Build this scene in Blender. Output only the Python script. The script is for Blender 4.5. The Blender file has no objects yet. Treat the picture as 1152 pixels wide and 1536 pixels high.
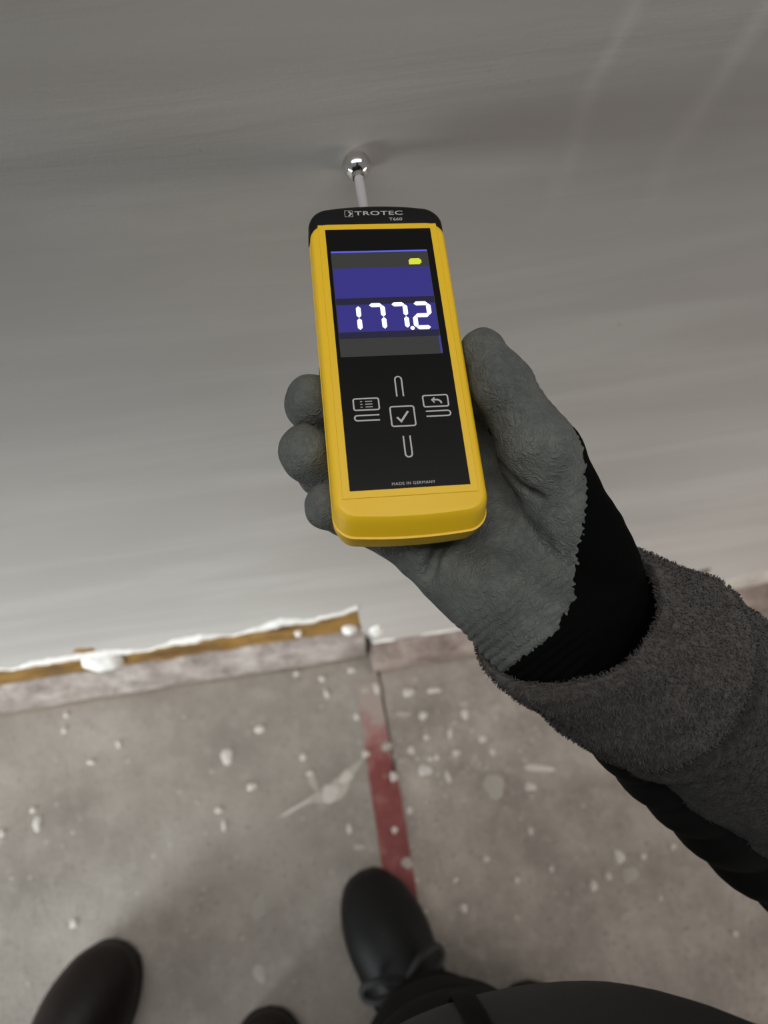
import bpy, bmesh, math, random
import numpy as np
from mathutils import Vector, Matrix, noise as mn

random.seed(7)
scene = bpy.context.scene
R = math.radians

# ------------------------------------------------------------------ camera, world, lights, exposure
H = 1.10                                   # height of the phone above the floor
cam_d = bpy.data.cameras.new('camera')
cam = bpy.data.objects.new('camera', cam_d)
scene.collection.objects.link(cam)
cam.location = (0, 0, H)
cam.rotation_euler = (R(28.0), 0, R(-9.2))
cam_d.sensor_fit = 'VERTICAL'
cam_d.sensor_height = 36.0
cam_d.lens = 36.0 * 1109.0 / 1536.0
cam_d.clip_start = 0.02
cam_d.dof.use_dof = True
cam_d.dof.focus_distance = 0.325
cam_d.dof.aperture_fstop = 7.0
scene.camera = cam

world = bpy.data.worlds.new('world')
scene.world = world
world.use_nodes = True
bg = world.node_tree.nodes['Background']
bg.inputs[0].default_value = (0.92, 0.97, 1.0, 1)
bg.inputs[1].default_value = 0.20


def area_light(name, loc, target, sx, sy, power, col, spread):
    d = bpy.data.lights.new(name, 'AREA')
    d.shape = 'RECTANGLE'
    d.spread = R(spread)
    d.size, d.size_y, d.energy, d.color = sx, sy, power, col
    o = bpy.data.objects.new(name, d)
    scene.collection.objects.link(o)
    o.location = loc
    o.rotation_euler = (Vector(target) - Vector(loc)).to_track_quat('-Z', 'Y').to_euler()
    return o


area_light('ceiling_lamp', (-0.1, -0.05, 2.5), (-0.1, -0.05, 0.0), 2.6, 0.6, 11.6, (1.0, 0.98, 0.96), 125)
area_light('work_lamp', (-1.9, -0.8, 0.35), (-0.25, 0.33, -0.1), 1.3, 0.8, 10.0, (0.93, 0.985, 1.0), 55)
area_light('work_lamp', (2.0, -0.9, 0.40), (0.45, 0.33, -0.05), 1.2, 0.8, 4.2, (1.0, 0.89, 0.83), 62)

scene.view_settings.view_transform = 'Standard'
scene.view_settings.look = 'None'
scene.view_settings.gamma = 1.0
scene.view_settings.use_curve_mapping = False
scene.view_settings.exposure = 0.0


# ------------------------------------------------------------------ helpers
def lin(c):
    return tuple(((x / 255 + 0.055) / 1.055) ** 2.4 if x > 10 else x / 255 / 12.92 for x in c)


class NT:
    """small node-tree builder"""

    def __init__(self, name):
        self.m = bpy.data.materials.new(name)
        self.m.use_nodes = True
        self.t = self.m.node_tree
        self.b = self.t.nodes['Principled BSDF']
        self.co = None

    def n(self, kind, **kw):
        nd = self.t.nodes.new('ShaderNode' + kind)
        for k, v in kw.items():
            setattr(nd, k, v)
        return nd

    def link(self, a, b):
        self.t.links.new(a, b)

    def coords(self, scale=(1, 1, 1), rot=(0, 0, 0), loc=(0, 0, 0)):
        if self.co is None:
            self.co = self.n('TexCoord')
        mp = self.n('Mapping')
        mp.inputs['Scale'].default_value = scale
        mp.inputs['Rotation'].default_value = rot
        mp.inputs['Location'].default_value = loc
        self.link(self.co.outputs['Object'], mp.inputs['Vector'])
        return mp.outputs[0]

    def noise(self, scale, detail=4, rough=0.55, vec=None, dist=0.0):
        nd = self.n('TexNoise')
        nd.inputs['Scale'].default_value = scale
        nd.inputs['Detail'].default_value = detail
        nd.inputs['Roughness'].default_value = rough
        nd.inputs['Distortion'].default_value = dist
        self.link(vec if vec is not None else self.coords(), nd.inputs['Vector'])
        return nd.outputs['Fac']

    def ramp(self, fac, stops):
        nd = self.n('ValToRGB')
        el = nd.color_ramp.elements
        while len(el) < len(stops):
            el.new(0.5)
        for e, (p, c) in zip(el, stops):
            e.position = p
            e.color = (*c, 1) if len(c) == 3 else c
        self.link(fac, nd.inputs[0])
        return nd.outputs[0]

    def mix(self, fac, a, b):
        nd = self.n('MixRGB')
        for s, v in ((nd.inputs[0], fac), (nd.inputs[1], a), (nd.inputs[2], b)):
            if isinstance(v, (int, float)):
                s.default_value = v
            elif isinstance(v, tuple):
                s.default_value = (*v, 1)
            else:
                self.link(v, s)
        return nd.outputs[0]

    def math(self, op, a, b=0.0, clamp=False):
        nd = self.n('Math', operation=op, use_clamp=clamp)
        for s, v in ((nd.inputs[0], a), (nd.inputs[1], b)):
            if isinstance(v, (int, float)):
                s.default_value = v
            else:
                self.link(v, s)
        return nd.outputs[0]

    def bump(self, h, strength, dist):
        nd = self.n('Bump')
        nd.inputs['Strength'].default_value = strength
        nd.inputs['Distance'].default_value = dist
        self.link(h, nd.inputs['Height'])
        self.link(nd.outputs[0], self.b.inputs['Normal'])
        return nd

    def set(self, col=None, rough=0.6, metal=0.0, spec=0.5, sheen=0.0):
        i = self.b.inputs
        if isinstance(col, tuple):
            i['Base Color'].default_value = (*col, 1)
        elif col is not None:
            self.link(col, i['Base Color'])
        if isinstance(rough, (int, float)):
            i['Roughness'].default_value = rough
        else:
            self.link(rough, i['Roughness'])
        i['Metallic'].default_value = metal
        i['Specular IOR Level'].default_value = spec
        i['Sheen Weight'].default_value = sheen
        return self.m


def mesh(name, verts, faces, smooth=False):
    me = bpy.data.meshes.new(name)
    me.from_pydata([tuple(map(float, v)) for v in verts], [], [tuple(int(i) for i in f) for f in faces])
    if smooth:
        me.polygons.foreach_set('use_smooth', [True] * len(me.polygons))
    me.update()
    return me


def add(name, me, m, parent=None, **props):
    o = bpy.data.objects.new(name, me)
    scene.collection.objects.link(o)
    if m is not None and not me.materials:
        me.materials.append(m)
    if parent is not None:
        o.parent = parent
    for k, v in props.items():
        o[k] = v
    return o


def empty(name, loc=(0, 0, 0), mat=None, **props):
    o = bpy.data.objects.new(name, None)
    o.empty_display_size = 0.05
    scene.collection.objects.link(o)
    if mat is not None:
        o.matrix_world = mat
    else:
        o.location = loc
    for k, v in props.items():
        o[k] = v
    return o


def fix(me):
    bm = bmesh.new()
    bm.from_mesh(me)
    bmesh.ops.recalc_face_normals(bm, faces=bm.faces)
    bm.to_mesh(me)
    bm.free()
    return me


def smooth_by_angle(me, ang=40):
    me.polygons.foreach_set('use_smooth', [True] * len(me.polygons))
    bm = bmesh.new()
    bm.from_mesh(me)
    for e in bm.edges:
        if len(e.link_faces) == 2 and e.calc_face_angle(0) > R(ang):
            e.smooth = False
    bm.to_mesh(me)
    bm.free()
    return me


def layers(name, outs, smooth=35):
    """stack of plan outlines [(points [(x,y)], z)] closed at both ends"""
    n = len(outs[0][0])
    V, F = [], []
    for pts, z in outs:
        for p in pts:
            V.append((p[0], p[1], z if not callable(z) else z(p)))
    for k in range(len(outs) - 1):
        for i in range(n):
            j = (i + 1) % n
            F.append((k * n + i, k * n + j, (k + 1) * n + j, (k + 1) * n + i))
    F.append(tuple(range(n)))
    F.append(tuple(range((len(outs) - 1) * n, len(outs) * n)))
    return smooth_by_angle(fix(mesh(name, V, F)), smooth)


def ribbon(name, pts, width, z0, z1, closed=False):
    """flat raised line following a polyline in the xy plane"""
    P = [Vector((p[0], p[1])) for p in pts]
    n = len(P)
    L = []
    for i in range(n):
        a = P[(i - 1) % n] if (closed or i > 0) else P[i]
        b = P[(i + 1) % n] if (closed or i < n - 1) else P[i]
        d1 = (P[i] - a).normalized() if (P[i] - a).length > 1e-9 else (b - P[i]).normalized()
        d2 = (b - P[i]).normalized() if (b - P[i]).length > 1e-9 else d1
        nn = Vector((-(d1 + d2).y, (d1 + d2).x)).normalized()
        c = max(0.5, nn.dot(Vector((-d1.y, d1.x))))
        L.append((P[i] + nn * width / 2 / c, P[i] - nn * width / 2 / c))
    V, F = [], []
    for a, b in L:
        V += [(a.x, a.y, z0), (b.x, b.y, z0), (b.x, b.y, z1), (a.x, a.y, z1)]
    m = n if closed else n - 1
    for i in range(m):
        p, q = 4 * i, 4 * ((i + 1) % n)
        for k in range(4):
            F.append((p + k, p + (k + 1) % 4, q + (k + 1) % 4, q + k))
    if not closed:
        F += [(0, 1, 2, 3), (4 * n - 4, 4 * n - 3, 4 * n - 2, 4 * n - 1)]
    return fix(mesh(name, V, F))


def join_meshes(name, parts):
    V, F = [], []
    for me in parts:
        o = len(V)
        V += [v.co[:] for v in me.vertices]
        F += [tuple(o + i for i in p.vertices) for p in me.polygons]
    return mesh(name, V, F)


def arc(cx, cy, r, a0, a1, n=8):
    return [(cx + r * math.cos(R(a0 + (a1 - a0) * i / n)), cy + r * math.sin(R(a0 + (a1 - a0) * i / n))) for i in range(n + 1)]


def rrect(hx, hy, r, n=6, cx=0, cy=0):
    return (arc(cx + hx - r, cy + hy - r, r, 0, 90, n) + arc(cx - hx + r, cy + hy - r, r, 90, 180, n)
            + arc(cx - hx + r, cy - hy + r, r, 180, 270, n) + arc(cx + hx - r, cy - hy + r, r, 270, 360, n))


def text_mesh(name, body, size, sx=1.0, extrude=0.05, space=1.0, bold=0.0):
    cu = bpy.data.curves.new(name, 'FONT')
    cu.body = body
    cu.size = size
    cu.align_x = 'CENTER'
    cu.align_y = 'CENTER'
    cu.extrude = extrude
    cu.space_character = space
    cu.offset = bold
    o = bpy.data.objects.new(name, cu)
    scene.collection.objects.link(o)
    dg = bpy.context.evaluated_depsgraph_get()
    me = bpy.data.meshes.new_from_object(o.evaluated_get(dg))
    bpy.data.objects.remove(o)
    bpy.data.curves.remove(cu)
    me.transform(Matrix.Diagonal((sx, 1, 1, 1)))
    return me


# --- signed distance modelling -------------------------------------------------
def cap(P, a, b, ra, rb):
    a = np.array(a, float)
    b = np.array(b, float)
    ab = b - a
    t = np.clip(((P - a) @ ab) / max(ab @ ab, 1e-9), 0, 1)
    return np.linalg.norm(P - a - t[..., None] * ab, axis=-1) - (ra + t * (rb - ra))


def ell(P, c, r):
    q = (P - np.array(c, float)) / np.array(r, float)
    k = np.linalg.norm(q, axis=-1)
    return (k - 1) * min(r)


def smin(a, b, k):
    h = np.clip(0.5 + 0.5 * (b - a) / k, 0, 1)
    return b * (1 - h) + a * h - k * h * (1 - h)


def chain(P, pts, rad, k=3.0):
    d = None
    for i in range(len(pts) - 1):
        e = cap(P, pts[i], pts[i + 1], rad[i], rad[i + 1])
        d = e if d is None else smin(d, e, k)
    return d


def surface(fn, lo, hi, h):
    """surface nets: mesh of fn(P) = 0"""
    ax = [np.arange(lo[i], hi[i] + h, h) for i in range(3)]
    G = np.stack(np.meshgrid(*ax, indexing='ij'), -1)
    D = fn(G)
    n = D.shape
    ins = D < 0
    c = [(i, j, k) for i in (0, 1) for j in (0, 1) for k in (0, 1)]
    sl = lambda o: tuple(slice(o[a], n[a] - 1 + o[a]) for a in range(3))
    cnt = sum(ins[sl(o)].astype(int) for o in c)
    act = (cnt > 0) & (cnt < 8)
    idx = -np.ones(act.shape, int)
    N = act.sum()
    idx[act] = np.arange(N)
    S = np.zeros((N, 3))
    W = np.zeros(N)
    for a in c:
        for b in c:
            if sum(b) == sum(a) + 1 and all(y >= x for x, y in zip(a, b)):
                da, db = D[sl(a)][act], D[sl(b)][act]
                m = (da < 0) != (db < 0)
                t = np.where(m, da / np.where(m, da - db, 1), 0)
                p = np.array(a, float) + t[:, None] * (np.array(b, float) - np.array(a, float))
                S += np.where(m[:, None], p, 0)
                W += m
    V = (np.argwhere(act) + S / W[:, None]) * h + np.array(lo)
    F = []
    for a in range(3):
        b, e = (a + 1) % 3, (a + 2) % 3
        s0 = [slice(None)] * 3
        s1 = [slice(None)] * 3
        s0[a] = slice(0, n[a] - 1)
        s1[a] = slice(1, n[a])
        x = ins[tuple(s0)] != ins[tuple(s1)]
        fl = ins[tuple(s0)]
        q = np.argwhere(x)
        q = q[(q[:, b] > 0) & (q[:, e] > 0) & (q[:, b] < n[b] - 1) & (q[:, e] < n[e] - 1)]
        ob = np.zeros(3, int)
        oe = np.zeros(3, int)
        ob[b] = 1
        oe[e] = 1
        g = lambda z: idx[z[:, 0], z[:, 1], z[:, 2]]
        quad = np.stack([g(q - ob - oe), g(q - oe), g(q), g(q - ob)], 1)
        f = fl[q[:, 0], q[:, 1], q[:, 2]]
        quad[~f] = quad[~f][:, ::-1]
        F.append(quad[(quad >= 0).all(1)])
    return V, np.concatenate(F)


def np_mesh(name, V, F, smooth=True):
    me = bpy.data.meshes.new(name)
    me.vertices.add(len(V))
    me.vertices.foreach_set('co', np.asarray(V, np.float32).ravel())
    F = np.asarray(F, np.int32)
    k = F.shape[1]
    me.loops.add(F.size)
    me.loops.foreach_set('vertex_index', F.ravel())
    me.polygons.add(len(F))
    me.polygons.foreach_set('loop_start', np.arange(0, F.size, k, dtype=np.int32))
    me.polygons.foreach_set('use_smooth', np.full(len(F), smooth))
    me.update(calc_edges=True)
    return me


def relax(V, F, it=3, lam=0.5):
    V = V.copy()
    for _ in range(it):
        S = np.zeros_like(V)
        c = np.zeros(len(V))
        for i in range(4):
            a, b = F[:, i], F[:, (i + 1) % 4]
            for d in range(3):
                S[:, d] += np.bincount(a, V[b, d], len(V)) + np.bincount(b, V[a, d], len(V))
            c += np.bincount(a, minlength=len(V)) + np.bincount(b, minlength=len(V))
        V += lam * (S / np.maximum(c, 1)[:, None] - V)
    return V


def normals(V, F):
    n = np.cross(V[F[:, 2]] - V[F[:, 0]], V[F[:, 3]] - V[F[:, 1]])
    N = np.zeros_like(V)
    for i in range(4):
        for d in range(3):
            N[:, d] += np.bincount(F[:, i], n[:, d], len(V))
    return N / np.maximum(np.linalg.norm(N, axis=1), 1e-12)[:, None]


def nz(V, s, seed=0.0):
    return np.array([mn.noise(Vector((v[0] * s + seed, v[1] * s - seed, v[2] * s + 2 * seed))) for v in V])


def tube_loft(rings, n, fn=None, close=(True, True)):
    """rings: list of (center, axis_a, axis_b) in 3-D; returns verts, faces"""
    V, F = [], []
    for k, (c, a, b) in enumerate(rings):
        for i in range(n):
            t = 2 * math.pi * i / n
            V.append(Vector(c) + Vector(a) * math.cos(t) + Vector(b) * math.sin(t))
    for k in range(len(rings) - 1):
        for i in range(n):
            j = (i + 1) % n
            F.append((k * n + i, k * n + j, (k + 1) * n + j, (k + 1) * n + i))
    if close[0]:
        F.append(tuple(range(n))[::-1])
    if close[1]:
        F.append(tuple(range((len(rings) - 1) * n, len(rings) * n)))
    return V, F


def spline(pts, m):
    """Catmull-Rom through points (tuples of any length), m samples per span"""
    P = [np.array(p, float) for p in pts]
    P = [2 * P[0] - P[1]] + P + [2 * P[-1] - P[-2]]
    out = []
    for i in range(1, len(P) - 2):
        for k in range(m):
            t = k / m
            out.append(0.5 * ((2 * P[i]) + (P[i + 1] - P[i - 1]) * t + (2 * P[i - 1] - 5 * P[i] + 4 * P[i + 1] - P[i + 2]) * t * t
                              + (3 * P[i] - P[i - 1] - 3 * P[i + 1] + P[i + 2]) * t ** 3))
    out.append(P[-2])
    return out


# ------------------------------------------------------------------ materials
def m_plaster():
    k = NT('grey_wall_plaster')
    big = k.noise(2.2, 3, 0.5, k.coords((1, 1, 1.6)))
    streak = k.noise(5, 5, 0.6, k.coords((0.5, 1, 5.0), (0, R(6), 0)), 0.6)
    sep = k.n('SeparateXYZ')
    k.link(k.coords(), sep.inputs[0])
    wob = k.math('MULTIPLY', k.math('SUBTRACT', k.noise(14, 3), 0.5), 0.035)
    brk = k.noise(9, 3, 0.6, k.coords((1, 1, 1), (0, 0, 0), (7, 0, 0)))
    diag = None
    for x0, sl, wd in ((0.222, 0.237, 0.009), (0.158, 0.110, 0.007)):
        dx = k.math('SUBTRACT', sep.outputs['X'], k.math('ADD', k.math('MULTIPLY', k.math('SUBTRACT', sep.outputs['Z'], 0.865), sl), x0))
        ln = k.math('SUBTRACT', 1.0, k.math('DIVIDE', k.math('ABSOLUTE', k.math('ADD', dx, wob)), wd), True)
        diag = ln if diag is None else k.math('MAXIMUM', diag, ln)
    hi = k.math('MULTIPLY', k.math('SUBTRACT', sep.outputs['Z'], 0.78), 8.0, True)
    diag = k.math('MULTIPLY', k.math('MULTIPLY', k.math('MULTIPLY', diag, hi), brk), 0.5)
    fine = k.noise(420, 2, 0.6)
    c = k.ramp(big, [(0.3, lin((168, 164, 159))), (0.7, lin((180, 177, 172)))])
    c = k.mix(k.ramp(streak, [(0.45, (0, 0, 0)), (0.75, (0.5, 0.5, 0.5))]), c, lin((196, 194, 189)))
    c = k.mix(diag, c, lin((222, 219, 214)))
    dots = k.noise(150, 1, 0.5)
    c = k.mix(k.ramp(dots, [(0.76, (0, 0, 0)), (0.82, (0.35, 0.35, 0.35))]), c, lin((120, 112, 104)))
    h = k.math('ADD', k.math('MULTIPLY', streak, 0.5), k.math('ADD', k.math('MULTIPLY', fine, 0.05), k.math('MULTIPLY', big, 1.2)))
    k.bump(h, 0.22, 0.006)
    return k.set(c, 0.75, spec=0.3)


def m_white_plaster():
    k = NT('white_filler')
    n = k.noise(60, 4)
    c = k.ramp(n, [(0.3, lin((205, 203, 198))), (0.6, lin((238, 237, 233)))])
    k.bump(k.noise(180, 4), 0.5, 0.002)
    return k.set(c, 0.8, spec=0.3)


def m_board():
    k = NT('ochre_exposed_board')
    n = k.noise(14, 6, 0.65, k.coords((0.6, 1, 2.0)))
    n2 = k.noise(50, 4, 0.6, k.coords((0.5, 1, 1.5), (0, 0, 0), (5, 1, 2)))
    c = k.ramp(n, [(0.32, lin((70, 52, 32))), (0.45, lin((120, 90, 44))), (0.58, lin((150, 116, 60))), (0.72, lin((98, 72, 44)))])
    c = k.mix(k.ramp(n2, [(0.5, (0, 0, 0)), (0.66, (0.8, 0.8, 0.8))]), c, lin((92, 74, 58)))
    k.bump(n2, 0.8, 0.004)
    return k.set(c, 0.85, spec=0.2)


def m_concrete(name, lo, mid, hi, seed=0.0, sc=1.0):
    k = NT(name)
    a = k.noise(6 * sc, 6, 0.6, k.coords((1, 1, 1), (0, 0, 0), (seed, seed, 0)))
    b = k.noise(38 * sc, 5, 0.6, k.coords((1, 1, 1), (0, 0, 0), (seed + 3, 0, 0)))
    d = k.noise(150, 3, 0.6)
    c = k.ramp(a, [(0.3, lo), (0.5, mid), (0.72, hi)])
    c = k.mix(k.ramp(b, [(0.5, (0, 0, 0)), (0.75, (0.55, 0.55, 0.55))]), c, hi)
    c = k.mix(k.ramp(d, [(0.30, (0.5, 0.5, 0.5)), (0.42, (0, 0, 0))]), c, tuple(x * 0.6 for x in lo))
    sp = k.noise(70, 2, 0.5, k.coords((1, 1, 1), (0, 0, 0), (seed + 9, 4, 0)))
    c = k.mix(k.ramp(sp, [(0.70, (0, 0, 0)), (0.76, (0.6, 0.6, 0.6))]), c, lin((188, 182, 174)))
    h = k.math('ADD', k.math('MULTIPLY', b, 0.6), k.math('MULTIPLY', d, 0.3))
    k.bump(h, 0.5, 0.003)
    return k.set(c, 0.7, spec=0.35)


def m_red():
    k = NT('worn_red_floor_paint')
    a = k.noise(22, 5, 0.65)
    sep = k.n('SeparateXYZ')
    k.link(k.coords(), sep.inputs[0])
    wear = k.math('MULTIPLY', k.math('SUBTRACT', sep.outputs['Y'], 0.16), 4.6, True)
    f = k.math('ADD', k.math('MULTIPLY', a, 1.2), wear)
    c = k.ramp(f, [(0.35, lin((112, 54, 53))), (0.62, lin((130, 66, 64))), (0.85, lin((158, 112, 108))), (1.0, lin((164, 150, 142)))])
    sp = k.noise(90, 2, 0.5)
    c = k.mix(k.ramp(sp, [(0.66, (0, 0, 0)), (0.74, (0.6, 0.6, 0.6))]), c, lin((175, 160, 155)))
    k.bump(a, 0.3, 0.001)
    return k.set(c, 0.65, spec=0.4)


def m_plain(name, col, rough=0.5, metal=0.0, spec=0.5, grain=0.0, gs=300, var=0.0):
    k = NT(name)
    c = lin(col)
    if var:
        c = k.mix(k.ramp(k.noise(gs * 0.2, 4), [(0.35, (0, 0, 0)), (0.65, (1, 1, 1))]), tuple(x * (1 - var) for x in c), tuple(x * (1 + var) for x in c))
    if grain:
        k.bump(k.noise(gs, 3), grain, 0.001)
    return k.set(c, rough, metal, spec)


def m_emit(name, col, strength, base=(4, 4, 5)):
    k = NT(name)
    k.b.inputs['Emission Color'].default_value = (*lin(col), 1)
    k.b.inputs['Emission Strength'].default_value = strength
    return k.set(lin(base), 0.3)


M_PLASTER = m_plaster()
M_WHITE = m_white_plaster()
M_BOARD = m_board()
M_SLAB_A = m_concrete('dusty_floor_screed', lin((132, 125, 118)), lin((152, 145, 137)), lin((174, 167, 159)))
M_SLAB_B = m_concrete('stained_floor_screed', lin((132, 124, 116)), lin((156, 147, 138)), lin((182, 173, 163)), 4.0, 1.6)
M_SKIRT = m_concrete('dirty_skirting_mortar', lin((108, 98, 92)), lin((142, 132, 126)), lin((186, 179, 173)), 2.0, 3.0)
M_SKIRT_B = m_concrete('brown_skirting_mortar', lin((108, 95, 86)), lin((136, 122, 114)), lin((176, 163, 155)), 6.0, 3.0)
M_SUB = m_concrete('dark_floor_joint', lin((60, 54, 48)), lin((78, 70, 64)), lin((96, 88, 80)), 1.0)
M_RED = m_red()
M_SPLASH = m_plain('dried_plaster_splash', (206, 201, 194), 0.85, spec=0.2, grain=0.4, gs=300, var=0.15)

M_SPLASH_DULL = m_concrete('trodden_plaster_splash', lin((160, 154, 145)), lin((180, 174, 165)), lin((200, 194, 186)), 3.0, 4.0)

# ------------------------------------------------------------------ the setting
WALL = 0.334


def jag(x, amp, s=60, seed=0.0):
    return amp * (mn.noise(Vector((x * s, seed, 0.3))) + 0.5 * mn.noise(Vector((x * s * 3.1, seed + 5, 0.3))))


def wall_bottom(x):
    if x < 0.022:
        z = 0.186 + 0.007 * math.sin(x * 9 + 1.0) + jag(x, 0.008, 40, 1.0)
        if x > -0.01:
            z += 0.012 * (x + 0.01) / 0.03
        return z
    if x < 0.036:
        return 0.092 + jag(x, 0.004, 80, 2)
    return 0.062 + jag(x, 0.004, 30, 2) + 0.03 * max(0, min(1, (x - 0.5) / 0.1))


xs = sorted(set([round(-2.6 + 0.004 * i, 4) for i in range(1301)]))
V, F = [], []
for x in xs:
    zb = wall_bottom(x)
    V += [(x, WALL + 0.14, 2.6), (x, WALL, 2.6), (x, WALL, 1.2), (x, WALL, 0.5), (x, WALL, zb + 0.004), (x, WALL + 0.003, zb), (x, WALL + 0.014, zb + 0.002)]
for i in range(len(xs) - 1):
    for k in range(6):
        F.append((7 * i + k, 7 * i + k + 1, 7 * i + 8 + k, 7 * i + 7 + k))
wall = add('wall_back', smooth_by_angle(fix(mesh('wall_back', V, F)), 35), M_PLASTER, kind='structure',
           label='grey trowelled plaster wall with a broken lower edge')
# fix the direction of the large front face
# white filler lip along the broken plaster edge


def lip(x0, x1, name, h, step=0.004):
    n = int((x1 - x0) / step) + 1
    V, F = [], []
    for i in range(n):
        x = x0 + (x1 - x0) * i / (n - 1)
        zb = wall_bottom(x)
        hh = max(0.002, h * (0.75 + 1.1 * mn.noise(Vector((x * 18, 3.1, h)))) + jag(x, 0.0012, 150, 7))
        th = 0.0022 + 0.0012 * mn.noise(Vector((x * 40, 9, 0)))
        V += [(x, WALL + 0.0005, zb + hh), (x, WALL - th * 0.5, zb + hh * 0.75), (x, WALL - th * 0.8, zb + hh * 0.4), (x, WALL - th * 0.4, zb + 0.001), (x, WALL + 0.004, zb - 0.001)]
    for i in range(n - 1):
        for k in range(4):
            F.append((5 * i + k, 5 * i + k + 1, 5 * i + 6 + k, 5 * i + 5 + k))
    return add(name, fix(mesh(name, V, F, True)), M_WHITE, wall)


lip(-2.6, 0.020, 'filler_edge', 0.022)
lip(0.037, 0.52, 'filler_edge', 0.010)


def blob(name, c, rx, rz, th, m, parent, seed, n=16, wall_side=True):
    """irregular flattened lump on the wall (or on the floor)"""
    V, F = [], []
    rings = [(1.0, 0.0), (0.92, 0.55), (0.6, 0.9), (0.25, 1.0)]
    for r, hgt in rings:
        for i in range(n):
            t = 2 * math.pi * i / n
            q = 1 + 0.5 * mn.noise(Vector((math.cos(t) * 1.3 + seed, math.sin(t) * 1.3, seed)))
            a, b = math.cos(t) * r * q * rx, math.sin(t) * r * q * rz
            V.append((c[0] + a, c[1] - th * hgt, c[2] + b) if wall_side else (c[0] + a, c[1] + b, c[2] + th * hgt))
    for k in range(3):
        for i in range(n):
            j = (i + 1) % n
            F.append((k * n + i, k * n + j, k * n + n + j, k * n + n + i))
    F.append(tuple(range(3 * n, 4 * n)))
    return add(name, fix(mesh(name, V, F, True)), m, parent)


blob('plaster_lump', (-0.318, 0.338, 0.160), 0.026, 0.027, 0.012, M_WHITE, wall, 1.7)
blob('plaster_lump', (-0.062, 0.339, 0.150), 0.005, 0.006, 0.008, M_WHITE, wall, 3.2)
blob('plaster_lump', (0.006, 0.339, 0.138), 0.010, 0.008, 0.012, M_WHITE, wall, 5.1)
blob('plaster_lump', (0.043, 0.337, 0.115), 0.010, 0.024, 0.006, M_WHITE, wall, 8.1)
blob('plaster_lump', (0.60, 0.337, 0.080), 0.050, 0.030, 0.008, M_SPLASH_DULL, wall, 2.2)
M_DARKCHIP = m_plain('dark_bare_spot', (92, 80, 68), 0.9, grain=0.5)
blob('bare_spot', (0.505, 0.3345, 0.152), 0.012, 0.008, 0.0012, M_DARKCHIP, wall, 4.4)
blob('bare_spot', (-0.322, 0.3345, 0.212), 0.016, 0.010, 0.0012, M_BOARD, wall, 6.4)

# exposed board behind the broken plaster
V, F = [], []
nx = 640
for i in range(nx):
    x = -2.6 + 2.628 * i / (nx - 1)
    for k, z in enumerate((0.0, 0.10, 0.118, 0.134, 0.150, 0.166, 0.22)):
        V.append((x, WALL + 0.0035 + 0.003 * mn.noise(Vector((x * 35, z * 60, 2))), z))
for i in range(nx - 1):
    for k in range(6):
        F.append((7 * i + k, 7 * i + 7 + k, 7 * i + 8 + k, 7 * i + 1 + k))
add('exposed_board', fix(mesh('exposed_board', V, F, True)), M_BOARD, wall)


def skirting(name, x0, x1, prof, m, amp, step=0.006):
    n = int((x1 - x0) / step) + 1
    V, F = [], []
    k = len(prof)
    for i in range(n):
        x = x0 + (x1 - x0) * i / (n - 1)
        for j, (y, z) in enumerate(prof):
            a = amp * mn.noise(Vector((x * 45, y * 90, z * 90))) + 0.6 * amp * mn.noise(Vector((x * 160, y * 200, z * 200)))
            fr = 1.0 if 0 < j < k - 1 else 0.0
            V.append((x, y - a * fr, z + a * fr))
    for i in range(n - 1):
        for j in range(k - 1):
            F.append((i * k + j, i * k + j + 1, i * k + k + j + 1, i * k + k + j))
    F.append(tuple(range(k)))
    F.append(tuple(range((n - 1) * k, n * k)))
    return add(name, smooth_by_angle(fix(mesh(name, V, F)), 50), m, kind='structure')


sk = skirting('baseboard_left', -2.6, 0.026, [(0.350, 0.122), (0.340, 0.124), (0.3345, 0.119), (0.3310, 0.105), (0.3285, 0.075), (0.3275, 0.045), (0.3290, 0.024), (0.338, 0.018), (0.344, 0.0), (0.352, 0.0)], M_SKIRT, 0.0022)
sk['label'] = 'rough grey mortar skirting under the exposed board'
sk = skirting('baseboard_right', 0.034, 2.6, [(0.350, 0.066), (0.335, 0.066), (0.322, 0.063), (0.310, 0.060), (0.306, 0.056), (0.3045, 0.040), (0.304, 0.020), (0.308, 0.012), (0.309, 0.0), (0.350, 0.0)], M_SKIRT_B, 0.0018)
sk['label'] = 'brown stained mortar ledge along the wall foot'

# floor: two screed slabs with a joint between them
floor = add('floor', fix(mesh('floor', [(-2.6, -3.2, -0.03), (2.6, -3.2, -0.03), (2.6, 0.48, -0.03), (-2.6, 0.48, -0.03), (-2.6, -3.2, -0.006), (2.6, -3.2, -0.006), (2.6, 0.48, -0.006), (-2.6, 0.48, -0.006)],
            [(0, 1, 2, 3), (4, 5, 6, 7), (0, 1, 5, 4), (1, 2, 6, 5), (2, 3, 7, 6), (3, 0, 4, 7)])), M_SUB, kind='structure', label='dusty grey concrete floor with plaster splashes')


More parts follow.
